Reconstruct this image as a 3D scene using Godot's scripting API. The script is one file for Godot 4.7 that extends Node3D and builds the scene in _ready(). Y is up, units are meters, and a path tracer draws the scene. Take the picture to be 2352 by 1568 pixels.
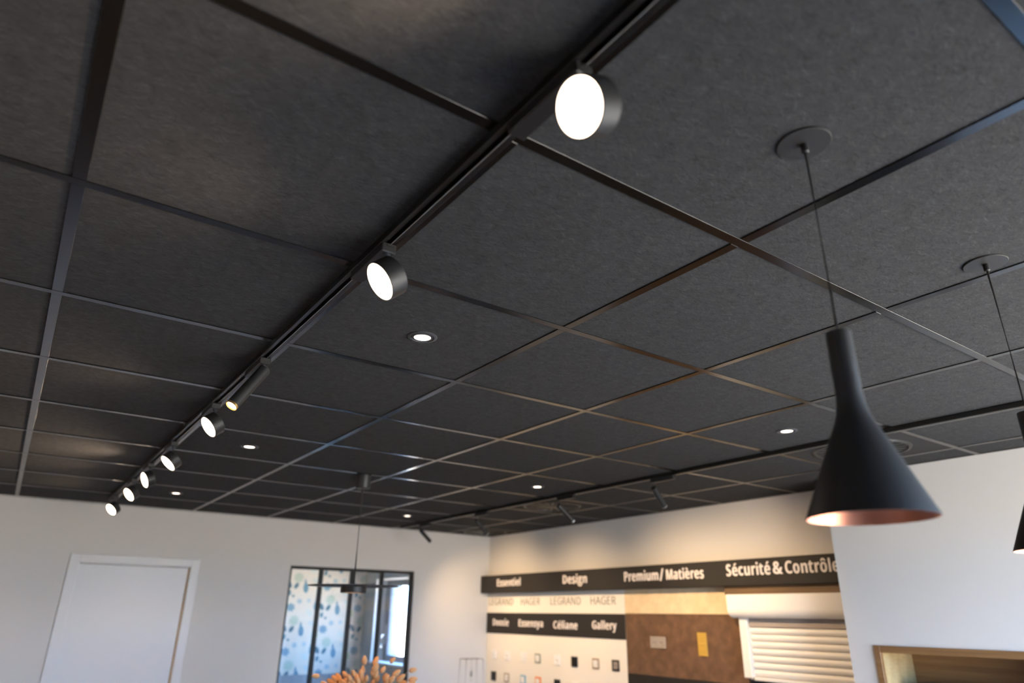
extends Node3D

# ---------------------------------------------------------------- measures
const H := 2.5            # height of the suspended ceiling
const T := 0.6            # ceiling module
const X0 := -1.9          # inner faces of the room
const X1 := 4.16
const Z0 := -5.44
const Z1 := 1.75
const PIER_X := 3.83      # face of the thick wall with the niche
const PIER_Z := -1.43

var M := {}
var used := {}

func _ready() -> void:
	view_and_light()
	materials()
	room()
	ceiling()
	office()
	tracks()
	track_lamps()
	downlights()
	diffusers()
	cone_pendants()
	disc_pendant()
	sign_board()
	switch_wall()
	material_panels()
	roller_window()
	niche()
	furniture()

# ---------------------------------------------------------------- camera, sky, exposure
func view_and_light() -> void:
	var cam := Camera3D.new()
	cam.name = "camera"
	add_child(cam)
	cam.position = Vector3(0.0516, 1.7425, 0.7759)
	cam.rotation_degrees = Vector3(21.887, -35.061, 0.733)
	var att := CameraAttributesPhysical.new()
	att.frustum_focal_length = 23.888
	att.frustum_focus_distance = 1.85
	att.exposure_aperture = 2.0
	att.frustum_near = 0.05
	att.frustum_far = 200.0
	cam.attributes = att
	cam.fov = 53.345
	cam.current = true
	var env := Environment.new()
	env.background_mode = Environment.BG_SKY
	var sky := Sky.new()
	var sm := ProceduralSkyMaterial.new()
	sm.sky_top_color = Color(0.46, 0.71, 1.0)
	sm.sky_horizon_color = Color(0.66, 0.84, 1.0)
	sm.ground_horizon_color = Color(0.72, 0.70, 0.67)
	sm.ground_bottom_color = Color(0.63, 0.615, 0.59)
	sm.sky_energy_multiplier = 4.45
	sm.ground_energy_multiplier = 5.45
	sky.sky_material = sm
	env.sky = sky
	env.tonemap_mode = Environment.TONE_MAPPER_LINEAR
	env.tonemap_exposure = 1.0
	env.sdfgi_enabled = true
	env.ssao_enabled = true
	env.ssil_enabled = true
	var we := WorldEnvironment.new()
	we.name = "environment"
	we.environment = env
	add_child(we)

# ---------------------------------------------------------------- materials
func col(r: float, g: float, b: float) -> Color:
	return Color(r, g, b).linear_to_srgb()

func noise_tex(freq: float, octaves: int, lo: Color, hi: Color, size := 512, kind := FastNoiseLite.TYPE_SIMPLEX, seed_ := 1) -> NoiseTexture2D:
	var n := FastNoiseLite.new()
	n.noise_type = kind
	n.frequency = freq
	n.fractal_octaves = octaves
	n.seed = seed_
	var t := NoiseTexture2D.new()
	t.width = size
	t.height = size
	t.seamless = true
	t.noise = n
	var g := Gradient.new()
	g.set_color(0, lo)
	g.set_color(1, hi)
	t.color_ramp = g
	return t

func mat(c: Color, rough := 0.6, metal := 0.0, spec := 0.5) -> StandardMaterial3D:
	var m := StandardMaterial3D.new()
	m.albedo_color = c
	m.roughness = rough
	m.metallic = metal
	m.metallic_specular = spec
	return m

func textured(tex: Texture2D, scale: Vector3, rough := 0.7, world := true) -> StandardMaterial3D:
	var m := StandardMaterial3D.new()
	m.albedo_texture = tex
	m.roughness = rough
	m.uv1_triplanar = true
	m.uv1_world_triplanar = world
	m.uv1_scale = scale
	return m

func glow(c: Color, energy: float) -> StandardMaterial3D:
	var m := StandardMaterial3D.new()
	m.albedo_color = Color(0.9, 0.9, 0.88)
	m.roughness = 0.5
	m.emission_enabled = true
	m.emission = c
	m.emission_energy_multiplier = energy
	return m

# brushed fibres: short strokes of slightly lighter and darker grey, laid mostly along one direction
func fibre_image(seed_: int, size: int) -> ImageTexture:
	var rng := RandomNumberGenerator.new()
	rng.seed = seed_
	var a := PackedFloat32Array()
	a.resize(size * size)
	a.fill(0.0)
	for k in 9000:
		var x := rng.randf() * size
		var y := rng.randf() * size
		var an := rng.randfn(0.0, 0.55)
		var dx := cos(an)
		var dy := sin(an)
		var v := rng.randfn(0.0, 1.0)
		var n := rng.randi_range(10, 34)
		for s in n:
			var i := int(fposmod(y, size)) * size + int(fposmod(x, size))
			a[i] += v
			x += dx
			y += dy
	# soften once
	var b := PackedFloat32Array()
	b.resize(size * size)
	for y in size:
		for x in size:
			var s := 0.0
			for oy in [-1, 0, 1]:
				for ox in [-1, 0, 1]:
					s += a[posmod(y + oy, size) * size + posmod(x + ox, size)]
			b[y * size + x] = s / 9.0
	var cl := FastNoiseLite.new()
	cl.frequency = 0.03
	cl.seed = seed_ + 5
	var im := Image.create(size, size, false, Image.FORMAT_RGB8)
	for y in size:
		for x in size:
			# clouds wrapped on a torus so that the texture repeats without a seam
			var ax := TAU * x / size
			var ay := TAU * y / size
			var c := cl.get_noise_3d(cos(ax) * size / TAU, sin(ax) * size / TAU, (cos(ay) + 0.7 * sin(ay)) * size / TAU)
			var v := 0.82 + 0.085 * b[y * size + x] + 0.06 * c
			v = clampf(v, 0.45, 1.0)
			im.set_pixel(x, y, Color(v, v * 0.992, v * 0.985))
	return ImageTexture.create_from_image(im)

func wood_image(seed_: int, lo: Color, hi: Color) -> ImageTexture:
	var n := FastNoiseLite.new()
	n.seed = seed_
	n.frequency = 0.02
	var f := FastNoiseLite.new()
	f.seed = seed_ + 3
	f.frequency = 0.09
	var size := 256
	var im := Image.create(size, size, false, Image.FORMAT_RGB8)
	for y in size:
		for x in size:
			var ax := TAU * x / size
			var u := n.get_noise_3d(cos(ax) * 12.0, sin(ax) * 12.0, y * 1.3)
			var w := f.get_noise_3d(cos(ax) * 6.0, sin(ax) * 6.0, y * 3.0)
			var t := clampf(0.5 + 0.6 * u + 0.35 * w, 0.0, 1.0)
			im.set_pixel(x, y, lo.lerp(hi, t))
	return ImageTexture.create_from_image(im)

func materials() -> void:
	M.tile = StandardMaterial3D.new()
	M.tile.albedo_texture = fibre_image(11, 512)
	M.tile.roughness = 0.95
	M.tile.albedo_color = col(0.0745, 0.0765, 0.0800)
	M.tile.metallic_specular = 0.2
	M.bar = mat(col(0.003, 0.0028, 0.0026), 0.19, 0.0, 0.6)
	M.plenum = mat(col(0.01, 0.01, 0.01), 0.9)
	M.track = mat(col(0.006, 0.006, 0.006), 0.32)
	M.track_slot = mat(col(0.003, 0.003, 0.003), 0.7)
	M.lip = mat(col(0.40, 0.40, 0.39), 0.4)
	M.lamp_black = mat(col(0.012, 0.0127, 0.0138), 0.5)
	M.lamp_grey = mat(col(0.045, 0.05, 0.06), 0.5)
	M.adapter = mat(col(0.008, 0.008, 0.009), 0.5)
	M.plate = mat(col(0.013, 0.0125, 0.013), 0.6)
	M.shade = mat(col(0.015, 0.0155, 0.017), 0.5)
	M.copper = mat(col(0.60, 0.25, 0.16), 0.36, 1.0)
	M.gold = mat(col(0.75, 0.48, 0.18), 0.35, 1.0)
	M.steel = mat(col(0.55, 0.55, 0.55), 0.35, 1.0)
	M.face = glow(Color(1.0, 0.90, 0.80), 7.0)
	M.warm_face = glow(Color(1.0, 0.82, 0.62), 7.0)
	M.down_face = glow(Color(1.0, 0.92, 0.85), 5.0)
	M.soft_face = glow(Color(1.0, 0.70, 0.40), 0.9)
	M.wall = mat(col(0.67, 0.65, 0.63), 0.85)
	M.wall.metallic_specular = 0.3
	M.door = mat(col(0.73, 0.73, 0.74), 0.45)
	M.gasket = mat(col(0.62, 0.46, 0.28), 0.7)
	M.floor = textured(wood_image(3, Color(0.20, 0.17, 0.145), Color(0.28, 0.24, 0.20)), Vector3(0.9, 0.9, 0.9), 0.5)
	M.black = mat(col(0.010, 0.0095, 0.009), 0.5)
	M.sign = mat(col(0.011, 0.009, 0.0075), 0.65)
	M.letter = mat(col(0.80, 0.74, 0.72), 0.6)
	M.grey_letter = mat(col(0.13, 0.115, 0.09), 0.6)
	M.board = mat(col(0.80, 0.77, 0.72), 0.5)
	M.board_edge = mat(col(0.75, 0.72, 0.68), 0.6)
	M.beige = textured(noise_tex(0.02, 4, Color(0.83, 0.74, 0.60), Color(0.89, 0.81, 0.68), 256, FastNoiseLite.TYPE_SIMPLEX, 9), Vector3(1.5, 1.5, 1.5), 0.7)
	M.brown = textured(noise_tex(0.018, 5, Color(0.32, 0.235, 0.17), Color(0.46, 0.34, 0.25), 512, FastNoiseLite.TYPE_SIMPLEX_SMOOTH, 21), Vector3(1.0, 1.0, 1.0), 0.75)
	M.pvc = mat(col(0.82, 0.80, 0.77), 0.4)
	M.pvc_dark = mat(col(0.06, 0.06, 0.06), 0.5)
	M.oak = textured(wood_image(8, Color(0.46, 0.33, 0.20), Color(0.62, 0.46, 0.29)), Vector3(3.0, 3.0, 0.7), 0.5)
	M.oak_light = textured(wood_image(31, Color(0.66, 0.55, 0.38), Color(0.80, 0.70, 0.52)), Vector3(6.0, 0.8, 6.0), 0.5)
	M.oak_dark = textured(wood_image(41, Color(0.34, 0.26, 0.18), Color(0.47, 0.37, 0.26)), Vector3(3.0, 3.0, 0.8), 0.55)
	M.frame = mat(col(0.005, 0.0065, 0.006), 0.55)
	M.white = mat(col(0.82, 0.82, 0.82), 0.4)
	M.yellow = mat(col(0.52, 0.33, 0.06), 0.4)
	M.orange = mat(col(0.75, 0.20, 0.04), 0.4)
	M.blue = mat(col(0.22, 0.42, 0.60), 0.4)
	M.plate_grey = mat(col(0.28, 0.30, 0.26), 0.4)
	M.plate_brown = mat(col(0.34, 0.25, 0.17), 0.4)
	M.plate_taupe = mat(col(0.45, 0.38, 0.32), 0.4)
	M.dark_hole = mat(col(0.02, 0.02, 0.02), 0.8)
	M.socket = mat(col(0.36, 0.31, 0.275), 0.4)
	M.vent = mat(col(0.012, 0.012, 0.012), 0.4)
	M.vent_plate = mat(col(0.045, 0.044, 0.043), 0.85, 0.0, 0.2)
	M.office_wall = mat(col(0.20, 0.25, 0.29), 0.8)
	M.office_grey = mat(col(0.24, 0.26, 0.29), 0.8)
	M.office_white = mat(col(0.75, 0.75, 0.74), 0.8)
	M.alu = mat(col(0.07, 0.085, 0.11), 0.4)
	M.chrome = mat(col(0.75, 0.75, 0.78), 0.25, 1.0)
	M.wire = mat(col(0.20, 0.19, 0.18), 0.4, 0.6)
	M.grass_head = textured(noise_tex(0.06, 3, Color(0.70, 0.50, 0.33), Color(0.86, 0.66, 0.46), 128, FastNoiseLite.TYPE_SIMPLEX, 2), Vector3(14, 14, 14), 0.9, false)
	M.stalk = mat(col(0.45, 0.30, 0.15), 0.8)
	M.ceramic = mat(col(0.5, 0.48, 0.45), 0.35)
	M.cabinet = mat(col(0.10, 0.10, 0.10), 0.5)
	M.pane = StandardMaterial3D.new()
	M.pane.transparency = BaseMaterial3D.TRANSPARENCY_ALPHA
	M.pane.albedo_color = Color(0.95, 1.0, 1.0, 0.04)
	M.pane.roughness = 0.02

# ---------------------------------------------------------------- mesh helpers
func st_new() -> SurfaceTool:
	var st := SurfaceTool.new()
	st.begin(Mesh.PRIMITIVE_TRIANGLES)
	return st

var uv_scale := 0.0              # above zero, vertices get texture coordinates from x and z
var uv_shift := Vector2.ZERO

func tri(st: SurfaceTool, a: Vector3, b: Vector3, c: Vector3, na: Vector3, nb: Vector3, nc: Vector3) -> void:
	if (b - a).cross(c - a).dot(na + nb + nc) > 0.0:
		var t := b
		b = c
		c = t
		var tn := nb
		nb = nc
		nc = tn
	for v in [[a, na], [b, nb], [c, nc]]:
		st.set_normal(v[1])
		if uv_scale > 0.0:
			st.set_uv(Vector2(v[0].x, v[0].z) * uv_scale + uv_shift)
		st.add_vertex(v[0])

func quad(st: SurfaceTool, a: Vector3, b: Vector3, c: Vector3, d: Vector3, n: Vector3) -> void:
	tri(st, a, b, c, n, n, n)
	tri(st, a, c, d, n, n, n)

# a box from lo to hi with its edges chamfered by b
func bx(st: SurfaceTool, lo: Vector3, hi: Vector3, b := 0.0) -> void:
	var c := (lo + hi) / 2.0
	var h := (hi - lo) / 2.0
	b = minf(b, minf(h.x, minf(h.y, h.z)) * 0.8)
	for ax in 3:
		var u := (ax + 1) % 3
		var v := (ax + 2) % 3
		for s in [-1.0, 1.0]:
			var n := Vector3.ZERO
			n[ax] = s
			var pts := []
			for q in [[-1, -1], [1, -1], [1, 1], [-1, 1]]:
				var p := Vector3.ZERO
				p[ax] = s * h[ax]
				p[u] = q[0] * (h[u] - b)
				p[v] = q[1] * (h[v] - b)
				pts.append(c + p)
			quad(st, pts[0], pts[1], pts[2], pts[3], n)
	if b <= 0.0:
		return
	for ax in 3:                                # the twelve edges, each along ax
		var u := (ax + 1) % 3
		var v := (ax + 2) % 3
		for su in [-1.0, 1.0]:
			for sv in [-1.0, 1.0]:
				var n := Vector3.ZERO
				n[u] = su
				n[v] = sv
				n = n.normalized()
				var pts := []
				for q in [[-1, 0], [1, 0], [1, 1], [-1, 1]]:
					var p := Vector3.ZERO
					p[ax] = q[0] * (h[ax] - b)
					p[u] = su * (h[u] - (b if q[1] == 1 else 0.0))
					p[v] = sv * (h[v] - (0.0 if q[1] == 1 else b))
					pts.append(c + p)
				quad(st, pts[0], pts[1], pts[2], pts[3], n)
	for sx in [-1.0, 1.0]:
		for sy in [-1.0, 1.0]:
			for sz in [-1.0, 1.0]:
				var s := Vector3(sx, sy, sz)
				var n := s.normalized()
				var p := []
				for k in 3:
					var q := Vector3.ZERO
					for m in 3:
						q[m] = s[m] * (h[m] - (0.0 if m == k else b))
					p.append(c + q)
				tri(st, p[0], p[1], p[2], n, n, n)

# a profile of (radius, height) turned about the y axis; corners sharper than 35 degrees stay sharp
func lathe(st: SurfaceTool, prof: Array, segs := 32, at := Vector3.ZERO, basis := Basis()) -> void:
	var ns := []
	for i in prof.size() - 1:
		var d: Vector2 = prof[i + 1] - prof[i]
		ns.append(Vector2(-d.y, d.x).normalized() if d.length() > 1e-9 else Vector2(1, 0))
	for i in prof.size() - 1:
		var n0: Vector2 = ns[i]
		var n1: Vector2 = ns[i]
		if i > 0 and ns[i].dot(ns[i - 1]) > 0.82:
			n0 = (ns[i] + ns[i - 1]).normalized()
		if i < prof.size() - 2 and ns[i].dot(ns[i + 1]) > 0.82:
			n1 = (ns[i] + ns[i + 1]).normalized()
		for k in segs:
			var a0 := TAU * k / segs
			var a1 := TAU * (k + 1) / segs
			var p := func(v: Vector2, a: float) -> Vector3: return at + basis * Vector3(v.x * cos(a), v.y, v.x * sin(a))
			var q := func(v: Vector2, a: float) -> Vector3: return basis * Vector3(v.x * cos(a), v.y, v.x * sin(a))
			var A: Vector2 = prof[i]
			var B: Vector2 = prof[i + 1]
			if A.x > 1e-7:
				tri(st, p.call(A, a0), p.call(A, a1), p.call(B, a1), q.call(n0, a0), q.call(n0, a1), q.call(n1, a1))
			if B.x > 1e-7:
				tri(st, p.call(A, a0), p.call(B, a1), p.call(B, a0), q.call(n0, a0), q.call(n1, a1), q.call(n1, a0))

# a round rod along a line of points
func rod(st: SurfaceTool, pts: Array, r: float, segs := 10, caps := true) -> void:
	var rings := []
	var up := Vector3(0, 1, 0)
	for i in pts.size():
		var d: Vector3 = (pts[mini(i + 1, pts.size() - 1)] - pts[maxi(i - 1, 0)]).normalized()
		if absf(d.dot(up)) > 0.95:
			up = Vector3(1, 0, 0) if absf(d.x) < 0.9 else Vector3(0, 0, 1)
		var a := d.cross(up).normalized()
		var b := d.cross(a).normalized()
		up = b
		var ring := []
		for k in segs:
			var t := TAU * k / segs
			ring.append(a * cos(t) + b * sin(t))
		rings.append(ring)
	for i in pts.size() - 1:
		for k in segs:
			var m := (k + 1) % segs
			var n0: Vector3 = rings[i][k]
			var n1: Vector3 = rings[i][m]
			var n2: Vector3 = rings[i + 1][m]
			var n3: Vector3 = rings[i + 1][k]
			var p0: Vector3 = pts[i] + n0 * r
			var p1: Vector3 = pts[i] + n1 * r
			var p2: Vector3 = pts[i + 1] + n2 * r
			var p3: Vector3 = pts[i + 1] + n3 * r
			tri(st, p0, p1, p2, n0, n1, n2)
			tri(st, p0, p2, p3, n0, n2, n3)
	if caps:
		for e in [0, pts.size() - 1]:
			var n: Vector3 = (pts[0] - pts[1]).normalized() if e == 0 else (pts[e] - pts[e - 1]).normalized()
			for k in segs:
				tri(st, pts[e], pts[e] + rings[e][k] * r, pts[e] + rings[e][(k + 1) % segs] * r, n, n, n)

# a flat polygon in the plane x/y pushed along z, convex or star-shaped about its middle
func prism(st: SurfaceTool, poly: Array, z0: float, z1: float) -> void:
	var mid := Vector2.ZERO
	for q in poly:
		mid += q / poly.size()
	for i in poly.size():
		var a: Vector2 = poly[i]
		var b: Vector2 = poly[(i + 1) % poly.size()]
		var n2 := Vector2(b.y - a.y, a.x - b.x).normalized()
		if n2.dot((a + b) / 2.0 - mid) < 0.0:
			n2 = -n2
		quad(st, Vector3(a.x, a.y, z0), Vector3(b.x, b.y, z0), Vector3(b.x, b.y, z1), Vector3(a.x, a.y, z1), Vector3(n2.x, n2.y, 0))
		for z in [z0, z1]:
			var n := Vector3(0, 0, -1 if z == minf(z0, z1) else 1)
			tri(st, Vector3(mid.x, mid.y, z), Vector3(a.x, a.y, z), Vector3(b.x, b.y, z), n, n, n)

func along(n: Vector3) -> Basis:             # a basis whose y axis is n
	n = n.normalized()
	var a := n.cross(Vector3(0, 1, 0) if absf(n.y) < 0.95 else Vector3(1, 0, 0)).normalized()
	return Basis(a, n, a.cross(n))

func put(called: String, st: SurfaceTool, m: Material, parent: Node3D = self) -> MeshInstance3D:
	var o := MeshInstance3D.new()
	o.name = numbered(called) if parent == self else called
	o.mesh = st.commit()
	o.material_override = m
	parent.add_child(o, true)
	return o

func put_mesh(called: String, mesh: Mesh, m: Material, parent: Node3D, at := Vector3.ZERO) -> MeshInstance3D:
	var o := MeshInstance3D.new()
	o.name = numbered(called) if parent == self else called
	o.mesh = mesh
	o.material_override = m
	parent.add_child(o, true)
	o.position = at
	return o

func box_part(called: String, lo: Vector3, hi: Vector3, m: Material, parent: Node3D, b := 0.0) -> MeshInstance3D:
	var st := st_new()
	bx(st, lo, hi, b)
	return put(called, st, m, parent)

func numbered(called: String) -> String:
	var n: int = used.get(called, 0)
	used[called] = n + 1
	return called if n == 0 else "%s_%03d" % [called, n]

func tag(o: Node3D, label: String, category: String, group := "", kind := "") -> void:
	o.set_meta("label", label)
	if category:
		o.set_meta("category", category)
	if group:
		o.set_meta("group", group)
	if kind:
		o.set_meta("kind", kind)

func thing(called: String, label: String, category: String, at := Vector3.ZERO, group := "") -> Node3D:
	var o := Node3D.new()
	o.name = numbered(called)
	add_child(o)
	o.position = at
	tag(o, label, category, group)
	return o

func structure(called: String, label := "") -> Node3D:
	var o := Node3D.new()
	o.name = numbered(called)
	add_child(o)
	o.set_meta("kind", "structure")
	if label:
		o.set_meta("label", label)
	return o

func struct_mesh(called: String, st: SurfaceTool, m: Material, label := "") -> MeshInstance3D:
	var o := put(called, st, m)
	o.set_meta("kind", "structure")
	if label:
		o.set_meta("label", label)
	return o

func spot(parent: Node3D, at: Vector3, towards: Vector3, c: Color, energy: float, angle: float, soft: float, size: float) -> void:
	var l := SpotLight3D.new()
	l.name = "lamp_light"
	parent.add_child(l, true)
	l.position = at
	var b := along(towards)                 # y axis along the beam; a light shines along its -z
	l.basis = Basis(b.x, -b.z, -b.y) if Basis(b.x, -b.z, -b.y).determinant() > 0 else Basis(b.x, b.z, -b.y)
	l.light_color = c
	l.light_energy = energy
	l.spot_angle = angle
	l.spot_angle_attenuation = soft
	l.spot_attenuation = 2.0
	l.spot_range = 14.0
	l.light_size = size
	l.shadow_enabled = true

# ---------------------------------------------------------------- the room
func room() -> void:
	var st := st_new()
	bx(st, Vector3(X0 - 0.2, -0.12, Z0 - 3.0), Vector3(X1 + 0.2, 0, Z1 + 0.2))
	struct_mesh("floor", st, M.floor, "dark brown wooden floor of the showroom")
	# back wall with the openings of the door and of the glazed partition
	st = st_new()
	var zb := Z0 - 0.12
	bx(st, Vector3(X0 - 0.2, 0, zb), Vector3(0.45, H + 0.12, Z0))
	bx(st, Vector3(0.45, 2.10, zb), Vector3(1.31, H + 0.12, Z0))
	bx(st, Vector3(1.31, 0, zb), Vector3(2.082, H + 0.12, Z0))
	bx(st, Vector3(2.082, 2.119, zb), Vector3(3.294, H + 0.12, Z0))
	bx(st, Vector3(2.082, 0, zb), Vector3(3.294, 0.06, Z0))
	bx(st, Vector3(3.294, 0, zb), Vector3(X1 + 0.2, H + 0.12, Z0))
	struct_mesh("wall_back", st, M.wall, "white painted wall with the door and the black glazed partition")
	# wall on the side of the sign; a shop window opens in it beside the photographer
	st = st_new()
	bx(st, Vector3(X1, 0, Z0), Vector3(X1 + 0.2, H + 0.12, 0.6))
	bx(st, Vector3(X1, 0, 0.6), Vector3(X1 + 0.2, 0.85, 1.6))
	bx(st, Vector3(X1, 2.30, 0.6), Vector3(X1 + 0.2, H + 0.12, 1.6))
	bx(st, Vector3(X1, 0, 1.6), Vector3(X1 + 0.2, H + 0.12, Z1))
	struct_mesh("wall_right", st, M.wall, "white wall behind the black sign and the display boards")
	st = st_new()
	bx(st, Vector3(X0 - 0.2, 0, Z0), Vector3(X0, H + 0.12, Z1))
	struct_mesh("wall_left", st, M.wall, "plain white side wall lit by the drum spotlights")
	# shop front behind the camera
	st = st_new()
	bx(st, Vector3(X0 - 0.2, 0, Z1), Vector3(1.35, H + 0.12, Z1 + 0.2))
	bx(st, Vector3(1.35, 0, Z1), Vector3(3.95, 0.12, Z1 + 0.2))
	bx(st, Vector3(1.35, 2.30, Z1), Vector3(3.95, H + 0.12, Z1 + 0.2))
	bx(st, Vector3(3.95, 0, Z1), Vector3(X1 + 0.2, H + 0.12, Z1 + 0.2))
	struct_mesh("wall_front", st, M.wall, "white wall with the shop window behind the photographer")
	shop_window(Vector3(1.35, 0.12, Z1 + 0.08), Vector3(3.95, 2.30, Z1 + 0.13), 0, 2)
	shop_window(Vector3(X1 + 0.08, 0.85, 0.6), Vector3(X1 + 0.13, 2.30, 1.6), 2, 2)
	# thick wall that carries the oak niche
	st = st_new()
	var n0 := Vector3(PIER_X, 0.06, -1.29)
	var n1 := Vector3(X1, 1.615, -0.40)
	bx(st, Vector3(PIER_X, 0, PIER_Z), Vector3(X1, H, n0.z))
	bx(st, Vector3(PIER_X, n1.y, n0.z), Vector3(X1, H, n1.z))
	bx(st, Vector3(PIER_X, 0, n0.z), Vector3(X1, n0.y, n1.z))
	bx(st, Vector3(PIER_X, 0, n1.z), Vector3(X1, H, -0.05))
	struct_mesh("wall_pier", st, M.wall, "thick white wall that holds the oak framed niche")
	door()
	partition()

var windows := 2
func next_window() -> int:
	windows += 1
	return windows

func shop_window(lo: Vector3, hi: Vector3, ax: int, n: int) -> void:
	var w := structure("window_%d" % next_window(), "large shop window with black frame")
	var st := st_new()
	var f := 0.05
	for k in n + 1:
		var a := lo
		var b := hi
		a[ax] = lerpf(lo[ax], hi[ax] - f, float(k) / n)
		b[ax] = a[ax] + f
		bx(st, a, b)
	var c := hi
	c.y = lo.y + f
	bx(st, lo, c)
	c = lo
	c.y = hi.y - f
	bx(st, c, hi)
	put("window_frame", st, M.frame, w)
	for k in n:
		var a := lo
		var b := hi
		a[ax] = lerpf(lo[ax], hi[ax] - f, float(k) / n) + f
		b[ax] = lerpf(lo[ax], hi[ax] - f, float(k + 1) / n)
		a.y += f
		b.y -= f
		var dn := 2 - ax
		var m := (lo[dn] + hi[dn]) / 2.0
		a[dn] = m - 0.003
		b[dn] = m + 0.003
		box_part("pane", a, b, M.pane, w)

func door() -> void:
	var d := structure("door_1", "flat white door in a white casing")
	var z := Z0
	# casing: two uprights and a head, proud of the wall
	box_part("casing", Vector3(0.424, 0, z - 0.002), Vector3(0.492, 2.128, z + 0.016), M.door, d, 0.003)
	box_part("casing", Vector3(1.270, 0, z - 0.002), Vector3(1.336, 2.128, z + 0.016), M.door, d, 0.003)
	box_part("casing", Vector3(0.492, 2.070, z - 0.002), Vector3(1.270, 2.128, z + 0.014), M.door, d, 0.003)
	# jamb lining inside the wall
	box_part("jamb", Vector3(0.451, 0, z - 0.118), Vector3(0.486, 2.08, z - 0.002), M.door, d)
	box_part("jamb", Vector3(1.276, 0, z - 0.118), Vector3(1.309, 2.08, z - 0.002), M.door, d)
	box_part("jamb", Vector3(0.451, 2.064, z - 0.118), Vector3(1.309, 2.098, z - 0.002), M.door, d)
	box_part("seal", Vector3(1.262, 0, z - 0.040), Vector3(1.2755, 2.06, z - 0.006), M.gasket, d)
	box_part("leaf", Vector3(0.490, 0.006, z - 0.062), Vector3(1.260, 2.058, z - 0.022), M.door, d, 0.002)
	var st := st_new()
	rod(st, [Vector3(0.55, 1.03, z - 0.025), Vector3(0.55, 1.03, z + 0.03), Vector3(0.56, 1.03, z + 0.035), Vector3(0.67, 1.03, z + 0.035)], 0.009)
	put("door_handle", st, M.chrome, d)

func partition() -> void:
	var w := structure("window_1", "black steel framed interior glazing of four tall panes")
	var zc := Z0 - 0.03
	var d := 0.022
	var xs := [2.082, 2.374, 2.670, 2.966, 3.294]
	var y0 := 0.06
	var y1 := 2.119
	box_part("frame_stile", Vector3(2.082, y0, zc - d), Vector3(2.100, y1, zc + d), M.frame, w, 0.002)
	box_part("frame_stile", Vector3(3.262, y0, zc - d), Vector3(3.294, y1, zc + d), M.frame, w, 0.002)
	box_part("frame_rail", Vector3(2.100, y1 - 0.026, zc - d), Vector3(3.262, y1, zc + d), M.frame, w, 0.002)
	box_part("frame_rail", Vector3(2.100, y0, zc - d), Vector3(3.262, y0 + 0.03, zc + d), M.frame, w, 0.002)
	for k in [1, 2, 3]:
		box_part("mullion", Vector3(xs[k] - 0.0155, y0 + 0.03, zc - d), Vector3(xs[k] + 0.0155, y1 - 0.026, zc + d), M.frame, w, 0.002)
	for k in 4:
		var a: float = xs[k] + (0.018 if k == 0 else 0.0155)
		var b: float = xs[k + 1] - (0.032 if k == 3 else 0.0155)
		box_part("pane", Vector3(a, y0 + 0.03, zc - 0.003), Vector3(b, y1 - 0.026, zc + 0.003), M.pane, w)

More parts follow.
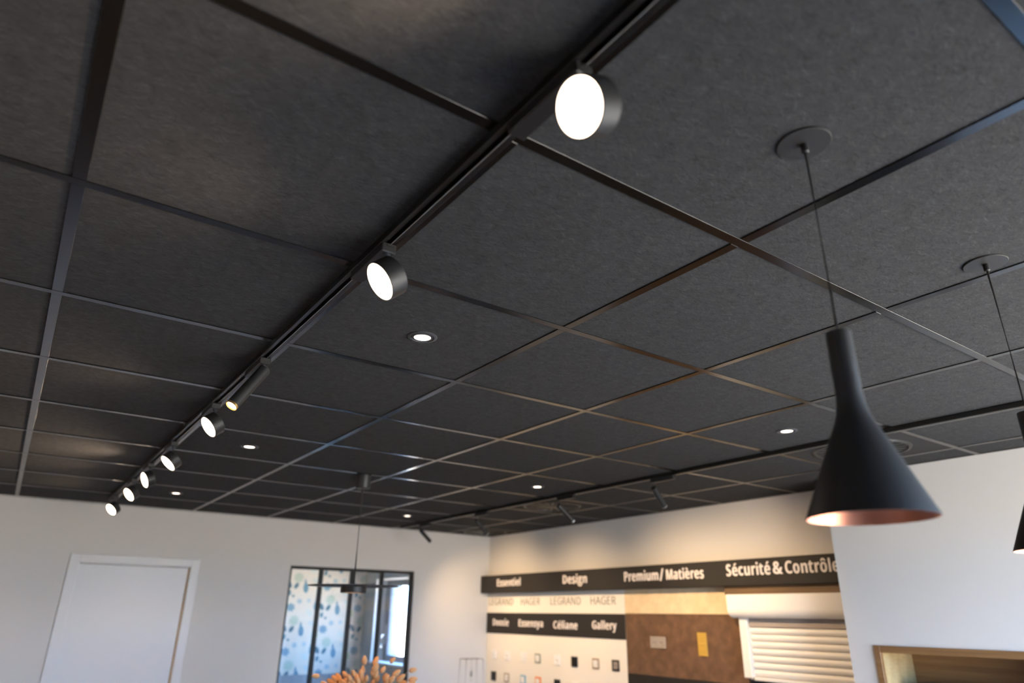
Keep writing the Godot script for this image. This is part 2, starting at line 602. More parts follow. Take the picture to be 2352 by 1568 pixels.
# ---------------------------------------------------------------- suspended ceiling
func ceiling() -> void:
	var c := structure("ceiling", "suspended ceiling of charcoal fibre tiles in a black metal grid")
	var st := st_new()
	bx(st, Vector3(X0 - 0.2, H + 0.10, Z0 - 0.12), Vector3(X1 + 0.2, H + 0.22, Z1 + 0.2))
	put("slab", st, M.plenum, c)
	var w := 0.012
	var ft := 0.0016
	# main runners lie across the room, one every 0.6 m
	for j in range(-5, 10):
		var z := -T * j
		if z - w < Z0 + 0.03 or z + w > Z1:
			continue
		st = st_new()
		bx(st, Vector3(X0 + 0.001, H, z - w), Vector3(X1 - 0.001, H + ft, z + w), 0.0004)
		bx(st, Vector3(X0 + 0.001, H + ft, z - 0.001), Vector3(X1 - 0.001, H + 0.036, z + 0.001))
		put("main_runner", st, M.bar, c)
	# cross tees between them, and a tile in every bay
	var tees := {}
	var tiles := {}
	for j in range(-5, 10):
		var za := maxf(-T * (j + 1), Z0 + 0.001)
		var zb := minf(-T * j, Z1 - 0.001)
		if zb - za < 0.05:
			continue
		for i in range(-4, 7):
			var xa := maxf(T * i, X0 + 0.001)
			var xb := minf(T * (i + 1), X1 - 0.001)
			if xb - xa < 0.05:
				continue
			if T * i > X0 + 0.05:
				var lo := za + (w + 0.0006 if za > Z0 + 0.01 else 0.0)
				var hi := zb - (w + 0.0006 if zb < Z1 - 0.01 else 0.0)
				var key := snappedf(hi - lo, 0.001)
				if not tees.has(key):
					st = st_new()
					var l := (hi - lo) / 2.0
					bx(st, Vector3(-w, 0.0003, -l), Vector3(w, ft, l), 0.0004)
					bx(st, Vector3(-0.001, ft, -l), Vector3(0.001, 0.032, l))
					tees[key] = st.commit()
				put_mesh("cross_tee", tees[key], M.bar, c, Vector3(T * i, H, (lo + hi) / 2.0))
			if Vector2i(i, j) in [Vector2i(5, 5), Vector2i(5, 1), Vector2i(6, 8)]:
				continue                     # bays of the air diffusers
			var sx := snappedf(xb - xa, 0.001) - 0.008
			var sz := snappedf(zb - za, 0.001) - 0.008
			var tk := Vector3(sx, sz, posmod(i * 5 + j * 3, 8))   # eight cuts of the same fleece
			if not tiles.has(tk):
				st = st_new()
				uv_scale = 2.4
				uv_shift = Vector2(0.37, 0.61) * tk.z
				bx(st, Vector3(-sx / 2, 0, -sz / 2), Vector3(sx / 2, 0.018, sz / 2), 0.001)
				uv_scale = 0.0
				tiles[tk] = st.commit()
			put_mesh("ceiling_tile", tiles[tk], M.tile, c, Vector3((xa + xb) / 2.0, H + 0.0036, (za + zb) / 2.0))
	# thin black angle round the edge
	st = st_new()
	bx(st, Vector3(X0, H - 0.0005, Z0), Vector3(X1, H + 0.0012, Z0 + 0.010))
	put("edge_angle", st, M.bar, c)
	st = st_new()
	bx(st, Vector3(X1 - 0.010, H - 0.0005, Z0 + 0.010), Vector3(X1, H + 0.0012, PIER_Z))
	put("edge_angle", st, M.bar, c)
	st = st_new()
	bx(st, Vector3(PIER_X - 0.010, H - 0.0005, PIER_Z), Vector3(PIER_X, H + 0.0012, -0.05))
	put("edge_angle", st, M.bar, c)

# ---------------------------------------------------------------- office behind the partition
func wallpaper_image() -> ImageTexture:
	# half-drop repeat, two columns of 0.42 m wide and 0.475 m high
	var W := 904
	var Hh := 512
	var im := Image.create(W, Hh, false, Image.FORMAT_RGB8)
	im.fill(Color(0.86, 0.82, 0.77))
	var blobs := []
	# [x, y, rx, ry, turn, lobes, colour, strength]
	var set_ := [
		[0, 0, 48, 44, 0.2, 7, Color(0.36, 0.54, 0.64), 0.85],
		[-52, -270, 22, 50, -0.6, 0, Color(0.16, 0.38, 0.46), 0.95],
		[42, -258, 20, 42, 0.6, 0, Color(0.16, 0.38, 0.46), 0.95],
		[-38, -170, 18, 34, 0.15, 0, Color(0.22, 0.44, 0.52), 0.9],
		[16, -135, 14, 16, 0.0, 0, Color(0.18, 0.42, 0.50), 0.9],
		[168, -235, 28, 62, -0.1, 0, Color(0.28, 0.50, 0.60), 0.9],
		[156, -300, 11, 44, -0.1, 0, Color(0.28, 0.50, 0.60), 0.9],
		[104, -74, 30, 28, 0.3, 5, Color(0.52, 0.66, 0.74), 0.7],
		[226, -84, 24, 24, 0.0, 5, Color(0.60, 0.72, 0.78), 0.7],
		[62, 155, 56, 54, 0.0, 9, Color(0.66, 0.73, 0.66), 0.8],
		[250, 60, 40, 36, 0.7, 0, Color(0.78, 0.82, 0.80), 0.7],
		[300, 190, 46, 30, 0.4, 0, Color(0.74, 0.80, 0.80), 0.7],
		[330, -40, 26, 70, 0.3, 0, Color(0.40, 0.58, 0.66), 0.8],
		[352, -190, 40, 44, 0.3, 6, Color(0.72, 0.76, 0.56), 0.75],
		[-110, 60, 34, 50, -0.5, 0, Color(0.80, 0.84, 0.82), 0.7],
	]
	for colm in 2:
		for b in set_:
			blobs.append([120 + colm * 452 + b[0], 300 + colm * 256 + b[1], b[2] * 1.25, b[3] * 1.25] + b.slice(4))
	for b in blobs:
		var R := int(maxf(b[2], b[3]) * 1.35)
		var cs := cos(b[4])
		var sn := sin(b[4])
		for dy in range(-R, R + 1):
			for dx in range(-R, R + 1):
				var u: float = (dx * cs + dy * sn) / b[2]
				var v: float = (-dx * sn + dy * cs) / b[3]
				var r := sqrt(u * u + v * v)
				var edge := 1.0
				if b[5] > 0:
					edge = 0.86 + 0.16 * cos(b[5] * atan2(v, u))
				else:
					edge = 1.0 - 0.35 * absf(v) * absf(v)   # leaf: pointed at both ends
				if r < edge:
					var x := posmod(int(b[0]) + dx, W)
					var y := posmod(int(b[1]) + dy, Hh)
					im.set_pixel(x, y, im.get_pixel(x, y).lerp(b[6], b[7]))
	return ImageTexture.create_from_image(im)

func office() -> void:
	var zf := -7.70                        # papered wall
	var xr := 3.80                         # wall with the bright window
	var xl := 0.3
	var zn := Z0 - 0.12
	var st := st_new()
	bx(st, Vector3(xl - 0.1, 0, zf - 0.1), Vector3(xr + 0.35, H + 0.1, zf))
	struct_mesh("wall_office_back", st, M.office_grey, "grey wall of the room seen through the glazed partition")
	# paper from dado height up
	st = st_new()
	var y0 := 1.075
	var y1 := H
	var z := zf + 0.004
	for q in [[Vector3(xl, y0, z), Vector3(xr, y0, z), Vector3(xr, y1, z)], [Vector3(xl, y0, z), Vector3(xr, y1, z), Vector3(xl, y1, z)]]:
		var tv: Array = q
		if (tv[1] - tv[0]).cross(tv[2] - tv[0]).z > 0:
			tv = [tv[0], tv[2], tv[1]]
		for v in tv:
			st.set_normal(Vector3(0, 0, 1))
			st.set_uv(Vector2((v.x - 2.766) / 0.84, (1.595 - v.y) / 0.475))
			st.add_vertex(v)
	bx(st, Vector3(xl, y0, zf), Vector3(xr, y1, zf + 0.0035))
	var wp := StandardMaterial3D.new()
	wp.albedo_texture = wallpaper_image()
	wp.roughness = 0.8
	struct_mesh("wall_paper", st, wp, "floral wallpaper with blue leaves behind the glazed partition")
	st = st_new()
	bx(st, Vector3(xl - 0.1, 0, zf), Vector3(xl, H + 0.1, zn))
	struct_mesh("wall_office_left", st, M.office_white)
	# wall with a window in a deep reveal
	var wz0 := -7.39
	var wz1 := -6.15
	var wy0 := 1.20
	var wy1 := 2.13
	st = st_new()
	bx(st, Vector3(xr, 0, zf), Vector3(xr + 0.35, H + 0.1, wz0))
	bx(st, Vector3(xr, 0, wz0), Vector3(xr + 0.35, wy0, wz1))
	bx(st, Vector3(xr, wy1, wz0), Vector3(xr + 0.35, H + 0.1, wz1))
	bx(st, Vector3(xr, 0, wz1), Vector3(xr + 0.35, H + 0.1, zn))
	struct_mesh("wall_office_right", st, M.office_wall, "blue grey wall around the bright far window")
	var w := structure("window_2", "dark framed outer window with bright glass and a chrome handle")
	# white lining of the reveal
	var lx := xr + 0.145
	box_part("reveal_lining", Vector3(xr - 0.003, wy0, wz0), Vector3(lx, wy1, wz0 + 0.012), M.office_white, w)
	box_part("reveal_lining", Vector3(xr - 0.003, wy0, wz1 - 0.012), Vector3(lx, wy1, wz1), M.office_white, w)
	box_part("reveal_lining", Vector3(xr - 0.003, wy1 - 0.012, wz0 + 0.012), Vector3(lx, wy1, wz1 - 0.012), M.office_white, w)
	box_part("window_sill", Vector3(xr - 0.03, wy0, wz0 + 0.012), Vector3(lx, wy0 + 0.02, wz1 - 0.012), M.office_white, w, 0.004)
	var fx := lx
	var zA := wz0 + 0.012
	var zB := wz1 - 0.012
	var yA := wy0 + 0.02
	var yB := wy1 - 0.012
	st = st_new()
	bx(st, Vector3(fx, yA, zA), Vector3(fx + 0.06, yB, zA + 0.05), 0.004)
	bx(st, Vector3(fx, yA, zB - 0.05), Vector3(fx + 0.06, yB, zB), 0.004)
	bx(st, Vector3(fx, yB - 0.03, zA + 0.05), Vector3(fx + 0.06, yB, zB - 0.05), 0.004)
	bx(st, Vector3(fx, yA, zA + 0.05), Vector3(fx + 0.06, yA + 0.03, zB - 0.05), 0.004)
	put("window_frame", st, M.alu, w)
	st = st_new()
	var sx := fx - 0.014
	bx(st, Vector3(sx, yA + 0.02, zA + 0.045), Vector3(sx + 0.05, yB - 0.02, zA + 0.135), 0.004)
	bx(st, Vector3(sx, yA + 0.02, zB - 0.135), Vector3(sx + 0.05, yB - 0.02, zB - 0.045), 0.004)
	bx(st, Vector3(sx, yB - 0.075, zA + 0.135), Vector3(sx + 0.05, yB - 0.02, zB - 0.135), 0.004)
	bx(st, Vector3(sx, yA + 0.02, zA + 0.135), Vector3(sx + 0.05, yA + 0.065, zB - 0.135), 0.004)
	put("sash", st, M.alu, w)
	box_part("pane", Vector3(sx + 0.02, yA + 0.065, zA + 0.135), Vector3(sx + 0.026, yB - 0.075, zB - 0.135), M.pane, w)
	st = st_new()
	bx(st, Vector3(sx - 0.012, 1.40, zA + 0.075), Vector3(sx, 1.62, zA + 0.105), 0.006)
	rod(st, [Vector3(sx - 0.01, 1.50, zA + 0.09), Vector3(sx - 0.05, 1.50, zA + 0.09), Vector3(sx - 0.058, 1.49, zA + 0.09), Vector3(sx - 0.058, 1.36, zA + 0.09)], 0.011)
	put("window_handle", st, M.chrome, w)
	st = st_new()
	bx(st, Vector3(xl - 0.1, H, zf - 0.1), Vector3(xr + 0.35, H + 0.1, zn))
	struct_mesh("ceiling_office", st, M.office_white)

# ---------------------------------------------------------------- lighting tracks
const TRACK_X := 0.570
const TRACK2_X := 3.006
const TB := 2.482          # underside of a track

func track(called: String, label: String, x: float, z0: float, z1: float) -> void:
	var t := thing(called, label, "lighting track", Vector3(x, 0, 0), "surface mounted lighting tracks")
	var y0 := TB
	var y1 := H
	var st := st_new()
	bx(st, Vector3(-0.017, y0, z0), Vector3(-0.0145, y1, z1), 0.0006)
	bx(st, Vector3(0.0145, y0, z0), Vector3(0.017, y1, z1), 0.0006)
	bx(st, Vector3(-0.0145, y1 - 0.002, z0), Vector3(0.0145, y1, z1))
	bx(st, Vector3(-0.0145, y0, z0), Vector3(-0.0075, y0 + 0.002, z1), 0.0005)
	bx(st, Vector3(0.0050, y0, z0), Vector3(0.0145, y0 + 0.002, z1), 0.0005)
	put("housing", st, M.track, t)
	st = st_new()
	bx(st, Vector3(0.0044, y0 + 0.0002, z0 + 0.004), Vector3(0.0050, y0 + 0.0018, z1 - 0.004))
	put("lip_edge", st, M.lip, t)
	st = st_new()
	bx(st, Vector3(0.0085, y0 + 0.004, z0 + 0.001), Vector3(0.0144, y1 - 0.003, z1 - 0.001))
	put("insulator", st, M.track_slot, t)
	st = st_new()
	bx(st, Vector3(-0.0144, y0 + 0.004, z0 + 0.001), Vector3(-0.0085, y1 - 0.003, z1 - 0.001))
	put("insulator", st, M.track_slot, t)
	for z in [z0, z1]:
		st = st_new()
		bx(st, Vector3(-0.0174, y0 - 0.0004, z - 0.004), Vector3(0.0174, y1, z + 0.004), 0.001)
		put("end_cap", st, M.track, t)

func tracks() -> void:
	track("lighting_track", "long black ceiling track carrying the row of drum spotlights", TRACK_X, -5.02, 1.5)
	track("lighting_track", "black ceiling track along the sign wall carrying slim spotlights", TRACK2_X, -5.2, 1.5)

func adapter(t: Node3D, x: float, z0: float, z1: float) -> void:
	var st := st_new()
	bx(st, Vector3(x - 0.0165, TB - 0.022, z0), Vector3(x + 0.0165, TB, z1), 0.002)
	put("adapter", st, M.adapter, t)
	for z in [z0, z1]:
		box_part("latch", Vector3(x - 0.006, TB - 0.008, z - 0.0015), Vector3(x + 0.010, TB - 0.003, z + 0.0015), M.black, t)

func drum_lamp(z: float, az: float, tilt: float, y: float, label: String) -> void:
	var a := deg_to_rad(az)
	var d := deg_to_rad(tilt)
	var n := Vector3(-cos(d) * cos(a), -sin(d), -cos(d) * sin(a))
	var t := thing("drum_spotlight", label, "spotlight", Vector3.ZERO, "drum spotlights on the long track")
	adapter(t, TRACK_X, z - 0.175, z - 0.004)
	var st := st_new()
	rod(st, [Vector3(TRACK_X, TB - 0.021, z - 0.016), Vector3(TRACK_X, y + 0.026, z - 0.006)], 0.009, 14)
	put("stem", st, M.lamp_grey, t)
	st = st_new()
	var L := 0.021
	lathe(st, [Vector2(0.0, -L), Vector2(0.0405, -L), Vector2(0.0430, -L + 0.0025), Vector2(0.0432, L - 0.001), Vector2(0.0424, L), Vector2(0.0412, L), Vector2(0.0408, L - 0.0012), Vector2(0.0408, L - 0.004), Vector2(0.0, L - 0.004)], 64)
	var h := put("housing", st, M.lamp_black, t)
	h.position = Vector3(TRACK_X, y, z)
	h.basis = along(n)
	st = st_new()
	lathe(st, [Vector2(0.0, L - 0.0036), Vector2(0.0406, L - 0.0036), Vector2(0.0406, L - 0.0008), Vector2(0.0395, L + 0.0002), Vector2(0.0, L + 0.0006)], 64)
	put("lamp_diffuser", st, M.face, h)
	spot(t, Vector3(TRACK_X, y, z) + n * (L - 0.0015), n, Color(1.0, 0.88, 0.75), 2.0, 72.0, 1.0, 0.03)

func slim_lamp(x: float, top: Vector3, n: Vector3, length: float, r: float, ahead: float, behind: float, m: Material, lens: float, energy: float, angle: float, warm: Color, label: String, group: String) -> void:
	n = n.normalized()
	var t := thing("cylinder_spotlight", label, "spotlight", Vector3.ZERO, group)
	adapter(t, x, top.z - behind, top.z + ahead)
	var st := st_new()
	rod(st, [Vector3(x, TB - 0.021, top.z), Vector3(x, top.y, top.z), top + n * 0.015], 0.0055, 14)
	put("stem", st, M.lamp_grey, t)
	st = st_new()
	lathe(st, [Vector2(0.0, -0.012), Vector2(r - 0.002, -0.012), Vector2(r, -0.010), Vector2(r, length - 0.007), Vector2(r - 0.0012, length - 0.006), Vector2(0.0, length - 0.006)], 40)
	var h := put("housing", st, M.lamp_black, t)
	h.position = top
	h.basis = along(n)
	st = st_new()
	lathe(st, [Vector2(r - 0.0005, length - 0.007), Vector2(r - 0.0003, length), Vector2(r - 0.0015, length + 0.0006), Vector2(lens + 0.0008, length - 0.004), Vector2(lens + 0.0006, length - 0.0055)], 40)
	put("bezel", st, m, h)
	st = st_new()
	lathe(st, [Vector2(0.0, length - 0.0056), Vector2(lens, length - 0.0056), Vector2(lens, length - 0.0032), Vector2(0.0, length - 0.0022)], 32)
	put("lamp_lens", st, M.warm_face, h)
	spot(t, top + n * (length - 0.0042), n, warm, energy, angle, 1.0, 0.012)

func track_lamps() -> void:
	drum_lamp(-4.762, -27.1, 40.0, 2.397, "lit black drum spotlight closest to the wall with the white door")
	drum_lamp(-3.930, -19.9, 38.0, 2.395, "lit black drum spotlight, second on its track from the white door wall")
	drum_lamp(-3.349, -10.3, 25.5, 2.396, "lit black drum spotlight, third on its track from the white door wall")
	drum_lamp(-2.714, -7.8, 47.4, 2.390, "lit black drum spotlight, fourth on its track from the white door wall")
	drum_lamp(-1.924, -8.3, 39.3, 2.396, "lit black drum spotlight just beyond the long cylinder spotlight, fifth from the door wall")
	drum_lamp(-0.422, 4.9, 39.0, 2.396, "lit black drum spotlight hanging beside the recessed downlight, sixth from the door wall")
	drum_lamp(0.215, -2.3, 28.3, 2.400, "lit black drum spotlight beside the cone pendant's ceiling plate, farthest from the door wall")
	slim_lamp(TRACK_X, Vector3(TRACK_X, 2.438, -1.318), Vector3(-0.512, -0.84, 0.18), 0.158, 0.0185, 0.012, 0.16, M.gold, 0.0150, 1.5, 30.0, Color(1.0, 0.78, 0.55),
		"long black cylinder spotlight with glowing gold rim among the drum spotlights", "")
	var g := "slim spotlights on the track by the sign"
	var w := Color(1.0, 0.85, 0.66)
	var u := func(az: float, ti: float) -> Vector3: return Vector3(cos(deg_to_rad(ti)) * cos(deg_to_rad(az)), -sin(deg_to_rad(ti)), cos(deg_to_rad(ti)) * sin(deg_to_rad(az)))
	slim_lamp(TRACK2_X, Vector3(TRACK2_X, 2.424, -4.808), u.call(-11.0, 36.0), 0.142, 0.0165, 0.16, 0.012, M.steel, 0.0125, 2.2, 50.0, w, "slim black spotlight closest to the corner of the room", g)
	slim_lamp(TRACK2_X, Vector3(TRACK2_X, 2.424, -3.887), u.call(-4.0, 41.0), 0.142, 0.0165, 0.16, 0.012, M.steel, 0.0125, 2.3, 51.0, w, "slim black spotlight over the switch samples, second from the room corner", g)
	slim_lamp(TRACK2_X, Vector3(TRACK2_X, 2.424, -2.852), u.call(2.0, 38.0), 0.146, 0.0165, 0.16, 0.012, M.steel, 0.0125, 1.8, 51.0, w, "slim black spotlight over the brown panel, third from the room corner", g)
	slim_lamp(TRACK2_X, Vector3(TRACK2_X, 2.424, -1.985), u.call(-15.0, 36.0), 0.142, 0.0165, 0.16, 0.012, M.steel, 0.0125, 1.75, 55.0, w, "slim black spotlight aimed at the roller shutter, fourth from the room corner", g)

# ---------------------------------------------------------------- recessed fittings
func downlights() -> void:
	var spots := [
		[1.5, 1.5, "round recessed downlight next to the drum spotlight, in a tile beside the long track"],
		[1.5, 4.5, "round recessed downlight beside the long track, midway to the white door wall"],
		[1.5, 7.5, "round recessed downlight beside the long track, close to the white door wall"],
		[4.5, 1.5, "round recessed downlight near the sign track, behind the black cone pendant"],
		[4.5, 4.5, "round recessed downlight near the sign track, midway to the room corner"],
		[4.5, 7.5, "round recessed downlight near the sign track, close to the room corner"],
	]
	for s in spots:
		var y := H + 0.0036
		var t := thing("downlight", s[2], "downlight", Vector3(T * s[0] + 0.006, y, -T * s[1] - 0.004), "recessed downlights")
		var st := st_new()
		lathe(st, [Vector2(0.0335, 0.0), Vector2(0.0335, -0.0015), Vector2(0.0345, -0.0042), Vector2(0.042, -0.0036), Vector2(0.044, -0.002), Vector2(0.044, 0.0)], 56)
		put("trim_ring", st, M.lamp_grey, t)
		st = st_new()
		lathe(st, [Vector2(0.0, -0.0004), Vector2(0.0335, -0.0004)], 40)
		put("recess", st, M.black, t)
		st = st_new()
		lathe(st, [Vector2(0.025, -0.0004), Vector2(0.025, -0.003), Vector2(0.0258, -0.004), Vector2(0.0310, -0.0034), Vector2(0.0315, -0.0004)], 56)
		put("tilt_ring", st, M.lamp_grey, t)
		st = st_new()
		lathe(st, [Vector2(0.0, -0.0008), Vector2(0.0245, -0.0008), Vector2(0.0245, -0.003), Vector2(0.0, -0.0042)], 40)
		put("lamp_lens", st, M.down_face, t)
		spot(t, Vector3(0, -0.0025, 0), Vector3(0, -1, 0), Color(1.0, 0.86, 0.72), 1.8, 66.0, 1.0, 0.02)

func diffusers() -> void:
	var y := H + 0.0018
	var bays := [
		[5, 5, 6, "black square air diffuser with round swirl vent above the brown panel"],
		[5, 1, 6, "black square air diffuser with round swirl vent near the thick wall"],
		[6, 8, 6, "black air diffuser with round swirl vent in the room corner"],
	]
	for b in bays:
		var xa: float = T * b[0] + 0.004
		var xb: float = minf(T * (b[0] + 1), X1 - 0.001) - 0.004
		var za: float = -T * (b[1] + 1) + 0.004
		var zb: float = -T * b[1] - 0.004
		var c := Vector3((xa + xb) / 2.0, y, (za + zb) / 2.0)
		var t := thing("air_diffuser", b[3], "air vent", c, "ceiling air diffusers")
		var st := st_new()
		var hx := (xb - xa) / 2.0
		var hz := (zb - za) / 2.0
		bx(st, Vector3(-hx, 0.0, -hz), Vector3(hx, 0.012, hz), 0.001)
		put("face_plate", st, M.vent_plate, t)
		st = st_new()
		lathe(st, [Vector2(0.0, -0.0006), Vector2(0.205, -0.0006), Vector2(0.205, 0.0)], 64)
		put("opening", st, M.dark_hole, t)
		st = st_new()
		lathe(st, [Vector2(0.200, 0.0), Vector2(0.202, -0.006), Vector2(0.214, -0.006), Vector2(0.218, 0.0)], 64)
		put("rim", st, M.vent, t)
		st = st_new()
		lathe(st, [Vector2(0.0, -0.006), Vector2(0.045, -0.006), Vector2(0.05, -0.0006)], 40)
		put("hub", st, M.vent, t)
		st = st_new()
		bx(st, Vector3(0.055, -0.004, -0.008), Vector3(0.195, -0.001, 0.008), 0.001)
		var blade := st.commit()
		for k in 20:
			var o := put_mesh("blade", blade, M.vent, t)
			o.basis = Basis(Vector3.UP, TAU * k / 20.0) * Basis(Vector3.RIGHT, 0.1)

# ---------------------------------------------------------------- pendants
func cone_pendants() -> void:
	var labels := ["black cone pendant lamp with copper lining, beside the drum spotlight", "black cone pendant lamp with copper lining in front of the thick white wall"]
	var k := 0
	for at in [Vector3(1.011, 0, 0.278), Vector3(1.728, 0, 0.273)]:
		var t := thing("cone_pendant", labels[k], "pendant lamp", at, "cone pendant lamps")
		k += 1
		var y := H + 0.0036
		var st := st_new()
		lathe(st, [Vector2(0.0, y), Vector2(0.0443, y), Vector2(0.0443, y - 0.003), Vector2(0.0435, y - 0.004), Vector2(0.0, y - 0.004)], 64)
		put("ceiling_plate", st, M.plate, t)
		st = st_new()
		lathe(st, [Vector2(0.0, y - 0.004), Vector2(0.0062, y - 0.004), Vector2(0.0062, y - 0.019), Vector2(0.0045, y - 0.021), Vector2(0.0, y - 0.021)], 20)
		rod(st, [Vector3(0.006, y - 0.016, 0), Vector3(0.010, y - 0.016, 0)], 0.0018, 8)
		put("cord_grip", st, M.lamp_black, t)
		st = st_new()
		rod(st, [Vector3(0, y - 0.02, 0), Vector3(0, 2.15, 0)], 0.0024, 10)
		put("cord", st, M.black, t)
		var prof := [Vector2(0.003, 2.150), Vector2(0.0168, 2.150), Vector2(0.0183, 2.1485), Vector2(0.0184, 2.12), Vector2(0.0184, 2.075), Vector2(0.0188, 2.050), Vector2(0.0200, 2.034), Vector2(0.0226, 2.020), Vector2(0.0266, 2.008), Vector2(0.0318, 1.996), Vector2(0.0415, 1.974), Vector2(0.0560, 1.940), Vector2(0.0840, 1.874), Vector2(0.0844, 1.8722), Vector2(0.0836, 1.8716)]
		st = st_new()
		lathe(st, prof, 72)
		var sh := put("shade", st, M.shade, t)
		st = st_new()
		lathe(st, [Vector2(0.0836, 1.8716), Vector2(0.0545, 1.940), Vector2(0.0400, 1.974), Vector2(0.0300, 1.996), Vector2(0.0245, 2.008), Vector2(0.020, 2.02), Vector2(0.017, 2.04), Vector2(0.0, 2.045)], 72)
		put("copper_lining", st, M.copper, sh)

func disc_pendant() -> void:
	var t := thing("disc_pendant", "thin dark disc pendant lamp hanging before the glazed partition", "pendant lamp", Vector3(1.670, 0, -3.048))
	var st := st_new()
	var y := H + 0.003
	lathe(st, [Vector2(0.0, y), Vector2(0.0415, y), Vector2(0.0425, y - 0.001), Vector2(0.0425, 2.4245), Vector2(0.0415, 2.423), Vector2(0.0, 2.423)], 48)
	put("ceiling_rose", st, M.lamp_black, t)
	st = st_new()
	rod(st, [Vector3(0, 2.424, 0), Vector3(0, 1.885, 0)], 0.0058, 10)
	put("cord", st, M.black, t)
	st = st_new()
	lathe(st, [Vector2(0.0, 1.893), Vector2(0.012, 1.892), Vector2(0.10, 1.887), Vector2(0.248, 1.883), Vector2(0.2505, 1.881), Vector2(0.248, 1.879), Vector2(0.0, 1.879)], 72)
	put("disc", st, M.lamp_grey, t)
	st = st_new()
	lathe(st, [Vector2(0.0, 1.8795), Vector2(0.069, 1.8795), Vector2(0.071, 1.8775), Vector2(0.071, 1.847), Vector2(0.067, 1.8445), Vector2(0.066, 1.846), Vector2(0.0, 1.849)], 48)
	put("lamp_head", st, M.lamp_black, t)
	st = st_new()
	lathe(st, [Vector2(0.0, 1.8488), Vector2(0.0655, 1.8488), Vector2(0.0655, 1.8462), Vector2(0.0, 1.8455)], 48)
	put("lamp_diffuser", st, M.soft_face, t)
	spot(t, Vector3(0, 1.8475, 0), Vector3(0, -1, 0), Color(1.0, 0.72, 0.45), 0.35, 60.0, 0.8, 0.05)

# ---------------------------------------------------------------- sign wall
func font(weight: int) -> SystemFont:
	var f := SystemFont.new()
	f.font_names = PackedStringArray(["Droid Sans"])
	f.font_weight = weight
	return f

# a word standing on a face that looks towards -x, from z0 to z1, its small letters' foot at y and capitals cap high
func word(text: String, parent: Node3D, x: float, z0: float, z1: float, y: float, cap: float, weight: int, m: Material, called := "lettering") -> void:
	var t := TextMesh.new()
	t.font = font(weight)
	t.text = text
	t.font_size = 64
	t.pixel_size = 0.01
	t.depth = 0.03
	t.curve_step = 2.0
	t.horizontal_alignment = HORIZONTAL_ALIGNMENT_LEFT
	t.vertical_alignment = VERTICAL_ALIGNMENT_BOTTOM
	var o := MeshInstance3D.new()
	o.name = called
	o.mesh = t
	o.material_override = m
	parent.add_child(o, true)
	var bb := t.get_aabb()
	# capital height of this font is 0.714 em
	var sy := cap / (0.714 * 64 * 0.01)
	var sx := (z1 - z0) / bb.size.x
	o.rotation = Vector3(0, -PI / 2, 0)
	o.scale = Vector3(sx, sy, 0.1 if weight > 400 else 0.02)
	var foot := font(weight).get_descent(64) * 0.01
	o.position = Vector3(x - (0.0015 if weight > 400 else 0.0003), y - foot * sy - bb.position.y * 0.0, z0 - bb.position.x * sx)

func sign_board() -> void:
	var t := thing("sign_board", "long black shop sign with pale lettering on the display wall", "sign")
	box_part("board", Vector3(4.060, 1.940, Z0 + 0.004), Vector3(X1, 2.105, PIER_Z), M.sign, t, 0.002)
	var x := 4.060
	word("Essentiel", t, x, -5.138, -4.745, 2.000, 0.066, 700, M.letter)
	word("Design", t, x, -4.112, -3.795, 1.998, 0.070, 700, M.letter)
	word("Premium", t, x, -3.347, -2.985, 1.996, 0.070, 700, M.letter)
	word("/", t, x, -2.972, -2.930, 1.990, 0.085, 700, M.letter)
	word("Matières", t, x, -2.905, -2.556, 1.996, 0.070, 700, M.letter)
	word("Sécurité", t, x, -2.359, -2.015, 2.002, 0.074, 700, M.letter)
	word("&", t, x, -1.995, -1.925, 2.002, 0.074, 700, M.letter)
	word("Contrôle", t, x, -1.905, -1.545, 2.002, 0.074, 700, M.letter)

